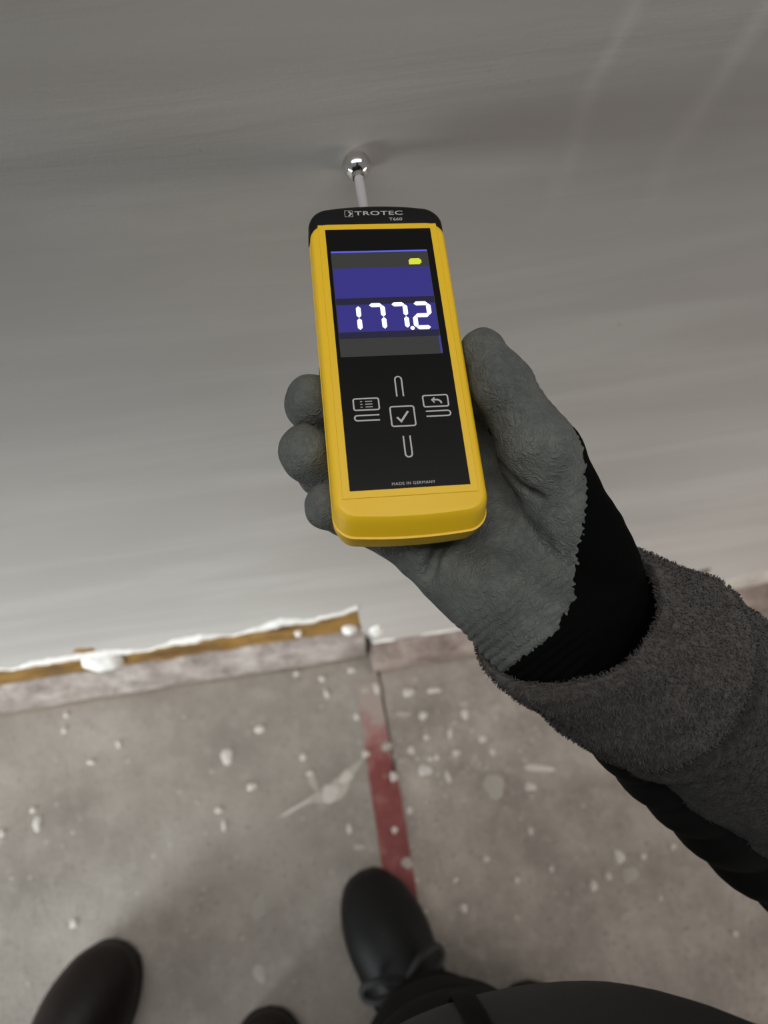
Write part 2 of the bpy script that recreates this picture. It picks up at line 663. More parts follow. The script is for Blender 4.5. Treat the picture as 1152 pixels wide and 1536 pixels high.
def slab(x0, x1, top, m, edge_side):
    ys = [-3.2, -2, -1, -0.6] + [-0.4 + 0.008 * i for i in range(94)] + [0.36]
    V, F = [], []
    for y in ys:
        e = 0.0016 * mn.noise(Vector((edge_side * 3, y * 40, 0)))
        a = x0 + (e if edge_side < 0 else 0)
        b = x1 + (e if edge_side > 0 else 0)
        V += [(a, y, -0.006), (a, y, top - 0.0012), (a + 0.0012, y, top), (b - 0.0012, y, top), (b, y, top - 0.0012), (b, y, -0.006)]
    for i in range(len(ys) - 1):
        for k in range(6):
            F.append((6 * i + k, 6 * i + (k + 1) % 6, 6 * i + 6 + (k + 1) % 6, 6 * i + 6 + k))
    F += [tuple(range(6)), tuple(range(6 * len(ys) - 6, 6 * len(ys)))]
    add('floor_slab', smooth_by_angle(fix(mesh('floor_slab', V, F)), 30), m, floor)


slab(-2.6, 0.0405, 0.0, M_SLAB_A, 1)
slab(0.0430, 2.6, -0.0012, M_SLAB_B, -1)

# worn red stripe painted along the joint
V, F = [], []
ys = [-3.2 + 0.1 * i for i in range(28)] + [-0.40 + 0.006 * i for i in range(117)]
for y in ys:
    a = 0.0045 + 0.0015 * mn.noise(Vector((y * 60, 1, 0))) + (0.002 * math.sin(y * 30) if y > 0.2 else 0)
    b = (0.0395 if y > 0.16 else 0.0450) + 0.0012 * mn.noise(Vector((y * 50, 7, 0)))
    V += [(a, y, 0.0001), (a, y, 0.0006), (b, y, 0.0006), (b, y, 0.0001)]
for i in range(len(ys) - 1):
    for k in range(4):
        F.append((4 * i + k, 4 * i + (k + 1) % 4, 4 * i + 4 + (k + 1) % 4, 4 * i + 4 + k))
F += [(0, 1, 2, 3), tuple(range(4 * len(ys) - 4, 4 * len(ys)))]
add('painted_stripe', fix(mesh('painted_stripe', V, F)), M_RED, floor, label='worn dark red painted stripe')

# dried plaster splashes
SPL = [(-0.1421, 0.2531, 0.0097, 0.0057), (-0.1925, 0.2214, 0.0105, 0.0101), (-0.1598, 0.175, 0.0075, 0.0054), (-0.2078, 0.1517, 0.0055, 0.0052), (-0.2008, 0.1307, 0.0046, 0.0077), (-0.4552, 0.1736, 0.0073, 0.0095), (-0.4617, 0.1928, 0.0046, 0.0044), (-0.5023, 0.1692, 0.0046, 0.006), (-0.4232, 0.2967, 0.0049, 0.0048), (-0.3454, 0.264, 0.0049, 0.0047), (-0.3838, 0.245, 0.0058, 0.0037), (-0.4013, 0.0438, 0.0053, 0.0069), (-0.0841, 0.2039, 0.0058, 0.0055), (-0.0738, 0.1682, 0.0075, 0.0124), (0.0051, 0.1932, 0.0058, 0.0056), (-0.0228, 0.0747, 0.0082, 0.0049), (-0.0322, 0.0991, 0.0047, 0.0068), (-0.0772, 0.1797, 0.0057, 0.0036), (0.0812, 0.2712, 0.0089, 0.0069), (0.1181, 0.2683, 0.0109, 0.005), (0.0966, 0.2349, 0.0089, 0.0058), (0.1569, 0.2261, 0.0068, 0.0068), (0.0349, 0.2838, 0.005, 0.0099), (0.067, 0.2416, 0.0117, 0.0048), (0.0956, 0.2031, 0.0049, 0.0047), (0.13, 0.2023, 0.0038, 0.0066), (0.1752, 0.1873, 0.0058, 0.0057), (0.133, 0.1743, 0.0058, 0.0055), (0.1045, 0.1733, 0.0048, 0.0046), (0.0703, 0.1882, 0.0058, 0.0055), (0.036, 0.1985, 0.0087, 0.0065), (0.0842, 0.1581, 0.0104, 0.009), (0.0946, 0.1721, 0.0048, 0.0037), (0.1754, 0.1207, 0.0187, 0.0151), (0.2467, 0.1346, 0.0228, 0.0055), (0.2263, 0.1124, 0.0085, 0.0071), (0.1151, 0.144, 0.0048, 0.009), (0.1843, 0.167, 0.0057, 0.0046), (0.1586, 0.1618, 0.0038, 0.0037), (0.0387, 0.1564, 0.0057, 0.009), (0.0542, 0.1093, 0.0056, 0.0052), (0.2118, 0.0561, 0.0046, 0.0042), (0.3303, -0.0171, 0.0125, 0.0097), (0.322, 0.0064, 0.0072, 0.0107), (0.2782, -0.0216, 0.0071, 0.0071), (0.3005, -0.0147, 0.0054, 0.0041), (0.3549, 0.001, 0.0046, 0.0041), (0.3112, -0.0616, 0.0122, 0.0062), (0.1792, 0.0009, 0.0054, 0.004), (0.102, -0.0207, 0.0062, 0.0046), (0.0985, 0.014, 0.0045, 0.0032), (0.4425, -0.1043, 0.0044, 0.0039), (0.2284, 0.0067, 0.0045, 0.004), (0.038, 0.0441, 0.0099, 0.0073), (0.1445, 0.0318, 0.0054, 0.0041), (0.3604, -0.0508, 0.0035, 0.0032), (-0.1609, 0.0242, 0.0121, 0.0154), (-0.1671, -0.0502, 0.0101, 0.0099), (0.3991, 0.0064, 0.0046, 0.0034), (0.0014, 0.318, 0.0061, 0.0051), (-0.0398, 0.2888, 0.0039, 0.008), (-0.044, 0.3119, 0.006, 0.004), (-0.0808, 0.3261, 0.0051, 0.0041), (0.0178, 0.2845, 0.007, 0.006), (-0.4212, 0.3187, 0.0049, 0.0039), (-0.0006, 0.2477, 0.005, 0.0048), (0.029, 0.0874, 0.0046, 0.005)]


def splash_mesh(seed, n=16):
    V, F = [], []
    for r, hgt in ((1.0, 0.0), (0.85, 0.7), (0.45, 1.0)):
        for i in range(n):
            t = 2 * math.pi * i / n
            q = 1 + 0.5 * mn.noise(Vector((math.cos(t) * 1.1 + seed, math.sin(t) * 1.1, seed)))
            V.append((math.cos(t) * r * q, math.sin(t) * r * q, hgt))
    for k in range(2):
        for i in range(n):
            j = (i + 1) % n
            F.append((k * n + i, k * n + j, k * n + n + j, k * n + n + i))
    F.append(tuple(range(2 * n, 3 * n)))
    return fix(mesh('plaster_splash', V, F, True))


proto = [splash_mesh(s) for s in (1.3, 4.7, 9.2, 12.6)]
for me in proto:
    me.materials.append(M_SPLASH)
dull = [me.copy() for me in proto]
for me in dull:
    me.materials.clear()
    me.materials.append(M_SPLASH_DULL)
for i, (x, y, a, b) in enumerate(SPL):
    faint = i in (33, 47, 53, 56, 57, 23, 15, 30, 38, 13, 63, 42)
    o = add('plaster_splash', (dull if faint else proto)[i % 4], None, floor)
    o.location = (x, y, -0.0014 if x > 0.042 else -0.0002)
    o.scale = (a * 0.9, b * 0.95, (0.0008 if faint else 0.0016) + 0.0004)
    o.rotation_euler = (0, 0, random.uniform(-0.3, 0.3))
# scraped smear left by a dragged lump
sm = [(-0.1323, 0.1264), (-0.1056, 0.1345), (-0.0800, 0.1400), (-0.0588, 0.1364), (-0.0347, 0.1413), (-0.0172, 0.1654), (0.0036, 0.1897), (-0.02, 0.1796), (-0.0457, 0.1655), (-0.0677, 0.1556), (-0.1001, 0.1400)]
smo = [tuple(p) for p in spline(sm + [sm[0]], 4)[:-1]]
cxm, cym = sum(p[0] for p in smo) / len(smo), sum(p[1] for p in smo) / len(smo)
me = layers('plaster_smear', [(smo, -0.0002), ([(cxm + (p[0] - cxm) * 0.93, cym + (p[1] - cym) * 0.86) for p in smo], 0.0009)], 60)
add('plaster_smear', me, M_SPLASH_DULL, floor)
for i, (x, y, a, b, r) in enumerate(((-0.052, 0.150, 0.016, 0.011, 0.5), (-0.028, 0.166, 0.012, 0.006, 0.85), (-0.100, 0.138, 0.022, 0.0025, 0.35))):
    o = add('plaster_splash', proto[i], None, floor)
    o.location, o.scale, o.rotation_euler = (x, y, 0.0004), (a, b, 0.0012), (0, 0, r)
# specks too small to count
rnd = random.Random(11)
V, F = [], []
for i in range(520):
    if i < 300:
        x, y = rnd.gauss(0.13, 0.09), rnd.gauss(0.17, 0.07)
    else:
        x, y = rnd.uniform(-0.55, 0.55), rnd.uniform(-0.15, 0.31)
    if y > 0.30:
        continue
    r = rnd.choice((0.0010, 0.0014, 0.0018, 0.0026)) * rnd.uniform(0.7, 1.2)
    z = -0.0012 if x > 0.042 else 0.0
    o_ = len(V)
    for k in range(6):
        t = k * math.pi / 3 + rnd.random() * 0.6
        V.append((x + r * math.cos(t), y + r * math.sin(t) * rnd.uniform(0.7, 1.3), z))
    V.append((x, y, z + 0.0007))
    F += [(o_ + k, o_ + (k + 1) % 6, o_ + 6) for k in range(6)]
add('plaster_specks', mesh('plaster_specks', V, F, True), M_SPLASH_DULL, floor, kind='stuff')

# ------------------------------------------------------------------ moisture meter
# local axes in millimetres: x across, y towards the probe, z out of the display
DEV = Matrix(((0.9961, 0.0559, 0.0686, 0.0377), (-0.0469, 0.9909, -0.1265, 0.2084), (-0.0750, 0.1228, 0.9896, 0.8510), (0, 0, 0, 1)))
DEV = DEV @ Matrix.Diagonal((0.001, 0.001, 0.001, 1))
meter = empty('moisture_meter', mat=DEV, label='yellow and black handheld moisture meter reading 177.2, ball probe against the wall', category='meter')

M_YELLOW = m_plain('yellow_plastic', (240, 195, 34), 0.42, grain=0.15, gs=3.0)
M_BLACK = m_plain('black_plastic', (12, 12, 13), 0.5, spec=0.3)
M_GLASS = m_plain('black_keypad_film', (10, 10, 10), 0.32, spec=0.25)
M_GREY = m_plain('grey_print', (186, 184, 182), 0.6)
M_CHROME = m_plain('polished_chrome', (226, 222, 220), 0.10, 1.0)
M_STEM = m_plain('pale_grey_stem_plastic', (176, 174, 174), 0.4)


def outline(inset, bot, top, hw=31.5, rc=8.0, bow=2.2, n=8):
    x, r = hw - inset, max(rc - inset * 0.6, 2.0)
    b, tp = bot + inset, top - inset
    f = lambda u: -bow * (1 - (u / hw) ** 2)
    pts = arc(x - r, tp - r, r, 0, 90, n)
    pts += [(u, tp) for u in np.linspace(x - r, -x + r, 7)[1:-1]]
    pts += arc(-x + r, tp - r, r, 90, 180, n)
    low = arc(-x + r, b + r, r, 180, 270, n) + [(u, b) for u in np.linspace(-x + r, x - r, 13)[1:-1]] + arc(x - r, b + r, r, 270, 360, n)
    return pts + [(u, v + f(u) + bow * 0.2) for u, v in low]


front = layers('front_shell', [(outline(2.6, -77.6, 70.5), 0.0), (outline(1.5, -76.9, 70.5), -0.35), (outline(0.6, -76.9, 70.5), -1.3), (outline(0.1, -77.5, 70.5), -2.8),
                               (outline(0.0, -80.7, 70.5), -8.3), (outline(-0.3, -81.3, 70.5), -8.45), (outline(-0.3, -81.3, 70.5), -8.9), (outline(0.5, -80.8, 70.5), -9.1)], 28)
add('front_shell', front, M_YELLOW, meter)
back = layers('back_shell', [(outline(0.5, -80.8, 73), -9.2), (outline(0.0, -80.9, 73), -9.6), (outline(0.2, -81.3, 73), -15), (outline(1.6, -82.4, 73), -20), (outline(4.5, -84.0, 73), -23.5), (outline(9, -85, 73), -25.3), (outline(14, -78.2, 73), -25.8)], 45)
add('back_shell', back, M_YELLOW, meter)


def cap_out(inset, low=66.0):
    x, r = 31.8 - inset, 10.0 - inset * 0.7
    tp = 80.5 - inset
    return arc(x - r, tp - r, r, 0, 90, 8) + [(u, tp + 1.6 * (1 - (u / 22) ** 2)) for u in np.linspace(x - r, -x + r, 11)[1:-1]] + arc(-x + r, tp - r, r, 90, 180, 8) + [(-x, low), (x, low)]


capm = layers('top_cap', [(cap_out(3.2), -1.0), (cap_out(1.6), -1.5), (cap_out(0.6, 66.5), -2.8), (cap_out(0, 67.5), -5), (cap_out(0, 71), -16), (cap_out(2, 72.5), -21), (cap_out(7, 73.5), -24.5)], 40)
capo = add('top_cap', capm, M_BLACK, meter)


def put(o, x, y, z):
    o.location = (x, y, z)
    return o


put(add('lettering', text_mesh('lettering', 'TROTEC', 3.3, 1.75, 0.03, 1.05, 0.03), M_GREY, capo), 1.6, 75.9, -0.97)
put(add('lettering', text_mesh('lettering', 'T660', 2.4, 1.25, 0.03), M_GREY, capo), 9.2, 72.2, -0.97)
add('emblem', join_meshes('emblem', [ribbon('e', [(-12.6, 77.2), (-11.4, 75.9), (-12.6, 74.6)], 0.7, -1.0, -0.94), ribbon('e', [(-14.4, 77.7), (-14.4, 74.1), (-10.8, 74.1), (-10.8, 77.7)], 0.18, -1.0, -0.95, True)]), M_GREY, capo)

# raised yellow frame and keypad film (slightly wider at the lower end as on the real housing)
pan = [(-24.5, 65.2), (-24.5, -65.2), (24.5, -65.2), (24.5, 65.2)]
grow = lambda d: [(p[0] + (d if p[0] > 0 else -d), p[1] + (d if p[1] > 0 else -d)) for p in pan]
add('keypad_frame', layers('keypad_frame', [(grow(3.2), -0.1), (grow(2.9), 0.35), (grow(0.15), 0.55)], 20), M_YELLOW, meter)
film = add('keypad_film', layers('keypad_film', [(grow(0.0), 0.3), (grow(0.0), 0.62)], 20), M_GLASS, meter)
Z0, Z1 = 0.61, 0.66
LW = 0.62


def key(name, shapes):
    add(name, join_meshes(name, [ribbon('k', p, wd, Z0, Z1, c) for p, wd, c in shapes]), M_GREY, film)


key('up_key', [([(-0.95, -23.4)] + arc(0.45, -15.2, 1.4, 180, 0, 8) + [(1.85, -23.4)], LW, False)])
key('down_key', [([(-0.4, -42.0)] + arc(1.0, -50.2, 1.4, 180, 360, 8) + [(2.4, -42.0)], LW, False)])
key('left_key', [([(-9.2, -31.6)] + arc(-18.4, -32.8, 1.2, 90, 270, 8) + [(-9.2, -34.0)], LW, False)])
key('right_key', [([(10.4, -31.1)] + arc(19.6, -32.3, 1.2, 90, -90, 8) + [(10.4, -33.5)], LW, False)])
key('menu_key', [(rrect(5.3, 2.7, 0.8, 4, -14.2, -26.4), LW, True)] + [([(-14.6, -25.1 - 1.3 * i), (-11.6, -25.1 - 1.3 * i)], 0.36, False) for i in range(3)] + [([(-16.7, -25.1 - 1.3 * i), (-15.8, -25.1 - 1.3 * i)], 0.36, False) for i in range(3)])
key('confirm_key', [(rrect(5.0, 4.6, 0.9, 4, 0.5, -32.8), LW, True), ([(-2.0, -33.2), (-0.4, -35.2), (2.9, -30.6)], 0.85, False)])
key('back_key', [(rrect(5.3, 2.7, 0.8, 4, 15.2, -26.3), LW, True), ([(17.6, -27.6), (17.3, -26.6), (16.2, -25.8), (14.2, -25.7)], 0.75, False), ([(14.9, -24.7), (13.6, -25.8), (14.7, -27.1)], 0.55, False)])
put(add('lettering', text_mesh('lettering', 'MADE IN GERMANY', 1.75, 1.05, 0.02, 1.1), M_GREY, film), 1.4, -63.2, 0.64)

# display
dsp = add('display', layers('display', [(rrect(22.2, 28.0, 0.3, 2, -0.7, 24.8), 0.55), (rrect(22.2, 28.0, 0.3, 2, -0.7, 24.8), 0.66)], 20), m_emit('display_grey_green', (62, 62, 60), 0.72), meter)


def band(name, x0, x1, y0, y1, m):
    add(name, layers(name, [([(x0, y0), (x1, y0), (x1, y1), (x0, y1)], 0.6), ([(x0, y0), (x1, y0), (x1, y1), (x0, y1)], 0.69)], 20), m, dsp)


M_BLUE = m_emit('display_blue', (56, 50, 138), 0.85)
M_NAVY = m_emit('display_navy', (34, 33, 62), 0.8)
band('display_band', -22.7, 21.3, 26.9, 43.2, M_BLUE)
band('display_band', -22.6, 21.2, 9.2, 23.4, M_BLUE)
band('display_band', -22.6, 21.2, 5.9, 9.2, M_NAVY)
band('display_band', -22.6, 21.2, 23.4, 26.9, M_NAVY)
band('display_edge_glow', -22.8, 21.3, 51.9, 52.7, m_emit('display_edge_blue', (92, 96, 235), 1.0))
band('display_edge_glow', 20.6, 21.5, -2.8, 6.0, m_emit('display_edge_blue_dim', (62, 62, 150), 0.9))

M_DIGIT = m_emit('lit_white_segment', (245, 248, 255), 1.7)
SEG = {'a': ((-.5, 1), (.5, 1)), 'b': ((.5, 1), (.5, 0)), 'c': ((.5, 0), (.5, -1)), 'd': ((-.5, -1), (.5, -1)), 'e': ((-.5, 0), (-.5, -1)), 'f': ((-.5, 1), (-.5, 0)), 'g': ((-.5, 0), (.5, 0))}


def digit(cx, cy, w, h, segs):
    P = []
    T = 1.02
    for s in segs:
        (x0, y0), (x1, y1) = SEG[s]
        a, b = Vector((cx + x0 * w, cy + y0 * h / 2)), Vector((cx + x1 * w, cy + y1 * h / 2))
        d = (b - a).normalized()
        nn = Vector((-d.y, d.x))
        a, b = a + d * 0.18, b - d * 0.18
        pts = [a, a + d * T + nn * T, b - d * T + nn * T, b, b - d * T - nn * T, a + d * T - nn * T]
        P.append(layers('seg', [([p[:] for p in pts], 0.66), ([p[:] for p in pts], 0.74)], 20))
    add('digit', join_meshes('digit', P), M_DIGIT, dsp)


digit(-16.0, 16.4, 5.6, 12.6, 'bc')
digit(-5.4, 16.6, 6.0, 12.6, 'abc')
digit(4.6, 16.7, 6.0, 12.6, 'abc')
digit(14.8, 16.8, 6.6, 12.6, 'abged')
add('decimal_point', layers('decimal_point', [(arc(9.7, 10.3, 0.95, 0, 330, 11), 0.66), (arc(9.7, 10.3, 0.95, 0, 330, 11), 0.74)], 20), M_DIGIT, dsp)
add('battery_icon', layers('battery_icon', [([(12.2, 44.6), (17.3, 44.6), (17.3, 45.3), (18.0, 45.3), (18.0, 47.2), (17.3, 47.2), (17.3, 47.9), (13.2, 47.9), (12.2, 46.8)], z) for z in (0.66, 0.74)], 20), m_emit('lit_yellow_green_icon', (215, 225, 60), 1.0), dsp)

# probe
BALL = Vector((-4.25, 118.7, -14.0))
BASE = Vector((-2.9, 79.0, -13.0))
ax = (BALL - BASE).normalized()
ea = ax.orthogonal().normalized()
eb = ax.cross(ea)
ringf = lambda s, r: (BASE + ax * s, ea * r, eb * r)
L_ = (BALL - BASE).length
Vv, Ff = tube_loft([ringf(s, r) for s, r in ((-3, 3.6), (1.0, 3.6), (2.0, 2.7), (L_ - 9, 2.35), (L_ - 5, 2.3))], 20)
add('probe_stem', smooth_by_angle(fix(mesh('probe_stem', Vv, Ff)), 40), M_STEM, meter)
Vv, Ff = tube_loft([ringf(s, r) for s, r in ((L_ - 8.6, 2.4), (L_ - 8.4, 3.1), (L_ - 7.2, 3.4), (L_ - 6.0, 3.4))], 20)
add('probe_collar', smooth_by_angle(fix(mesh('probe_collar', Vv, Ff)), 40), M_CHROME, meter)
prof = [(-7.3 * math.cos(R(a)), max(0.02, 7.3 * math.sin(R(a)))) for a in np.linspace(0, 180, 25)]
Vv, Ff = tube_loft([ringf(L_ + s, r) for s, r in prof], 32)
add('probe_ball', fix(mesh('probe_ball', Vv, Ff, True)), M_CHROME, meter)

# ------------------------------------------------------------------ the person holding the meter
person = empty('person', (0.06, -0.16, 0), label='person in a dark jacket and black boots holding the yellow meter in a gloved hand', category='person')


def child(name, me, m, **p):
    o = add(name, me, m, person, **p)
    o.matrix_parent_inverse = Matrix.Translation((-0.06, 0.16, 0))
    return o


# glove: one continuous hand, modelled in the meter's frame (millimetres)
def hand(P):
    mid = chain(P, [(28, -32, -45), (-8, -24, -42), (-29, -14, -35), (-36, -11, -23)], [13.5, 12, 12.3, 12.0])
    rng = chain(P, [(20, -57, -45), (-14, -48, -42), (-32, -38, -35), (-40, -35.5, -23)], [13, 12, 12.2, 11.8])
    pky = chain(P, [(12, -79, -43), (-12, -64, -38), (-25, -61, -32), (-32.5, -62.5, -21)], [12.5, 10.8, 10.0, 9.8])
    ind = chain(P, [(38, -8, -44), (4, 0, -40), (-14, 8, -38), (-20, 12, -37)], [13, 12, 11.5, 10.5])
    d = smin(smin(mid, rng, 2.0), smin(pky, ind, 2.0), 2.0)
    palm = chain(P, [(52, -124, -36), (11, -80, -43)], [20, 13])
    palm = smin(palm, cap(P, (72, -112, -36), (20, -57, -46), 20, 13), 8)
    palm = smin(palm, cap(P, (72, -112, -36), (28, -32, -46), 20, 13.5), 8)
    palm = smin(palm, cap(P, (82, -99, -37), (38, -8, -46), 17, 13), 8)
    palm = smin(palm, cap(P, (56, -122, -30), (35, -99, -31), 17, 15), 7)
    palm = smin(palm, cap(P, (82, -92, -32), (57, -38, -34), 17, 12), 8)
    thumb = chain(P, [(80, -92, -27), (60.5, -48, -11), (47, -17, -6), (42, 2.5, -8)], [19, 16.2, 12.0, 10.0], 7)
    palm = smin(palm, thumb, 4)
    wr = smin(cap(P, (82, -103, -37), (118, -122, -72), 20, 20), cap(P, (58, -122, -38), (95, -140, -72), 22, 22), 10)
    palm = smin(palm, wr, 10)
    d = smin(d, palm, 4)
    # creases: below the thumb and where the little finger folds under the palm heel
    for a, b, r in (((44, -52, -14), (57, -69, -8), 1.6), ((16, -78, -32), (5, -101, -33), 3.2)):
        d = -smin(-d, cap(P, a, b, r, r), 4.0)
    return d


HV, HF = surface(hand, (-60, -175, -75), (150, 28, 16), 1.15)
HV = relax(HV, HF, 3)
HN = normals(HV, HF)
# loose glove: soft dents and folds, knit ridges near the wrist
dent = 0.9 * nz(HV, 0.07, 1.0) + 0.5 * nz(HV, 0.16, 5.0)
sdir = (HV[:, 0] * 0.5 - HV[:, 1] * 0.87)
mask = np.clip((sdir - 105) / 12, 0, 1) * np.clip((70 - HV[:, 0]) / 10, 0, 1)
HV = HV + HN * (dent + 0.55 * mask * np.sin(sdir * 2 * math.pi / 3.6))[:, None]
GV = np.array([-200, -145, -136, -124, -112, -100, -85, -68, -52, -36, -22, -14, -8, 40])
GU = np.array([-60, 10, 35, 54, 63, 66.5, 70, 73.5, 74, 69.5, 62, 60, 90, 120])


def coat_mask(C):
    ub = np.interp(C[:, 1], GV, GU)
    j = 0.5 * nz(C, 0.2, 2.0) + 1.1 * nz(C, 0.9, 4.0)
    side = ub - C[:, 0] + 2.2 * j
    dors = np.where(C[:, 0] < 2, 60, C[:, 2] + 45 + j)
    th = (C[:, 0] > 45) & (C[:, 1] > -30)
    dors = np.where(th, C[:, 2] + 18 + j, dors)
    return (side > 0) & (dors > 0)


DM = np.array(DEV)


def to_world(V):
    return V @ DM[:3, :3].T + DM[:3, 3]


def knit_mat():
    k = NT('black_knit')
    w = k.n('TexWave')
    w.inputs['Scale'].default_value = 320
    k.link(k.coords(), w.inputs['Vector'])
    k.bump(w.outputs['Fac'], 0.3, 0.0005)
    return k.set(lin((7, 7, 7)), 0.95, spec=0.06)


def coat_mat():
    k = NT('grey_latex_coating')
    a = k.noise(55, 4, 0.6)
    c = k.ramp(a, [(0.3, lin((80, 83, 80))), (0.7, lin((100, 103, 99)))])
    wv = k.n('TexNoise')
    wv.inputs['Scale'].default_value = 170
    wv.inputs['Detail'].default_value = 3
    wv.inputs['Distortion'].default_value = 2.2
    k.link(k.coords((1, 1, 1.5), (0, 0, R(25))), wv.inputs['Vector'])
    crk = k.math('ABSOLUTE', k.math('SUBTRACT', wv.outputs['Fac'], 0.5))
    crk = k.math('MULTIPLY', crk, 6.0, True)
    h = k.math('ADD', k.math('MULTIPLY', crk, 0.6), k.math('MULTIPLY', k.noise(420, 3), 0.4))
    k.bump(h, 0.68, 0.0012)
    return k.set(c, 0.62, spec=0.35)


M_KNIT, M_COAT = knit_mat(), coat_mat()
glove = child('glove', np_mesh('glove', to_world(HV), HF), M_KNIT, label='black knit work glove with grey dipped palm gripping the meter')
cen = HV[HF].mean(1)
cm = coat_mask(cen)
CF = HF[cm]
used = np.unique(CF)
remap = -np.ones(len(HV), int)
remap[used] = np.arange(len(used))
edge = np.zeros(len(HV), bool)
edge[np.unique(HF[~cm])] = True
HN = normals(HV, HF)
CV = HV + HN * np.where(edge, 0.12, 0.55)[:, None]
# soften the stair-steps of the coating's edge
ec = {}
for a_, b_ in np.concatenate([np.stack([CF[:, i], CF[:, (i + 1) % 4]], 1) for i in range(4)]):
    kk = (min(a_, b_), max(a_, b_))
    ec[kk] = ec.get(kk, 0) + 1
nb = {}
for (a_, b_), c_ in ec.items():
    if c_ == 1:
        nb.setdefault(a_, []).append(b_)
        nb.setdefault(b_, []).append(a_)
for _ in range(1):
    new = {a_: 0.5 * CV[a_] + 0.5 * np.mean([CV[b_] for b_ in l_], 0) for a_, l_ in nb.items()}
    for a_, p_ in new.items():
        CV[a_] = p_
add('coating', np_mesh('coating', to_world(CV[used]), remap[CF]), M_COAT, glove, label='grey wrinkled latex palm coating').matrix_parent_inverse = glove.matrix_world.inverted()


# fleece sleeve ---------------------------------------------------------------
def fleece(name, lo, hi):
    k = NT(name)
    a = k.noise(330, 4, 0.7)
    b = k.noise(30, 3)
    c = k.mix(k.ramp(b, [(0.35, (0, 0, 0)), (0.65, (1, 1, 1))]), lo, hi)
    c = k.mix(k.ramp(a, [(0.35, (0, 0, 0)), (0.7, (1, 1, 1))]), tuple(x * 0.55 for x in c) if isinstance(c, tuple) else k.mix(1.0, lo, tuple(x * 0.6 for x in lo)), c)
    k.bump(a, 0.9, 0.003)
    return k.set(c, 0.95, spec=0.1, sheen=0.15)


M_FLEECE = fleece('grey_brown_fleece', lin((84, 79, 76)), lin((101, 96, 92)))
M_FLEECE_SHADE = fleece('shaded_grey_fleece', lin((52, 50, 49)), lin((64, 62, 60)))  # cuff fleece darkened for the sleeve: its shade is put into the colour
M_PUFF = m_plain('black_padded_fabric', (10, 10, 10), 0.8, spec=0.2)

ARM = [(0.1001, 0.0987, 0.7957), (0.1305, 0.0844, 0.7681), (0.1630, 0.0693, 0.7402), (0.1881, 0.0548, 0.7166), (0.2322, 0.0262, 0.6804), (0.2900, -0.014, 0.655)]
Vz = lambda p: Vector(p)
VIEW = Vector((0, 0, H))


def frames(path, radii, flat=1.0, tilt0=None, tilt_n=0):
    rings = []
    n = len(path)
    for i in range(n):
        p = Vector(path[i])
        d = (Vector(path[min(i + 1, n - 1)]) - Vector(path[max(i - 1, 0)])).normalized()
        if tilt0 is not None and i < tilt_n:
            d = d.lerp(tilt0, 1 - i / tilt_n).normalized()
        a = d.cross(Vector((0, 0, 1))).normalized()
        b = d.cross(a).normalized()
        rings.append((p, a * radii[i], b * radii[i] * flat))
    return rings


def sleeve(name, prof, m, n=96, amp=0.0008, folds=0.0, tilt=None, droop=0.0):
    """prof: list of (distance along the arm, radius); the first entries may turn back inside for the lip"""
    arm = spline([Vector(p)[:] for p in ARM], 12)
    L = [0]
    for i in range(1, len(arm)):
        L.append(L[-1] + float(np.linalg.norm(arm[i] - arm[i - 1])))

    def at(s):
        s_ = max(0, min(s, L[-1] - 1e-6))
        i = max(j for j in range(len(L)) if L[j] <= s_)
        i = min(i, len(arm) - 2)
        t = (s_ - L[i]) / (L[i + 1] - L[i])
        q = arm[i] * (1 - t) + arm[i + 1] * t
        d = arm[i + 1] - arm[i]
        d = d / np.linalg.norm(d)
        if s < 0:
            q = q + d * s
        return Vector(q), Vector(d)
    rings = []
    for s, r in prof:
        p, d = at(s)
        dd = d
        if tilt is not None:
            f = max(0.0, 1 - max(s, 0) / 0.07)
            dd = (d + tilt * f).normalized()
        a = dd.cross(Vector((0, 0, 1))).normalized()
        b = dd.cross(a).normalized()
        e = droop * max(0.25, 1 - max(s, 0) / 0.08) * (1.0 if r > 0.0385 else 0.6)
        rings.append((p + a * e, a * (r + e), b * r * 0.94))
    V, F = tube_loft(rings, n, close=(False, False))
    out = []
    for idx, v in enumerate(V):
        k, i = divmod(idx, n)
        c = rings[k][0]
        rad = (v - c).normalized()
        s = prof[k][0]
        th = 2 * math.pi * i / n
        f = amp * mn.noise(v * 260) + 2.2 * amp * mn.noise(v * 60)
        if folds:
            f += folds * mn.noise(Vector((math.cos(th) * 0.8, math.sin(th) * 0.8, s * 38))) * min(1, max(0, s / 0.03))
        out.append(v + rad * f)
    return mesh(name, out, F, True)


def dense(pts, step):
    out = []
    for (s0, r0), (s1, r1) in zip(pts[:-1], pts[1:]):
        k = max(1, int(math.hypot(s1 - s0, r1 - r0) / step))
        out += [(s0 + (s1 - s0) * i / k, r0 + (r1 - r0) * i / k) for i in range(k)]
    return out + [pts[-1]]


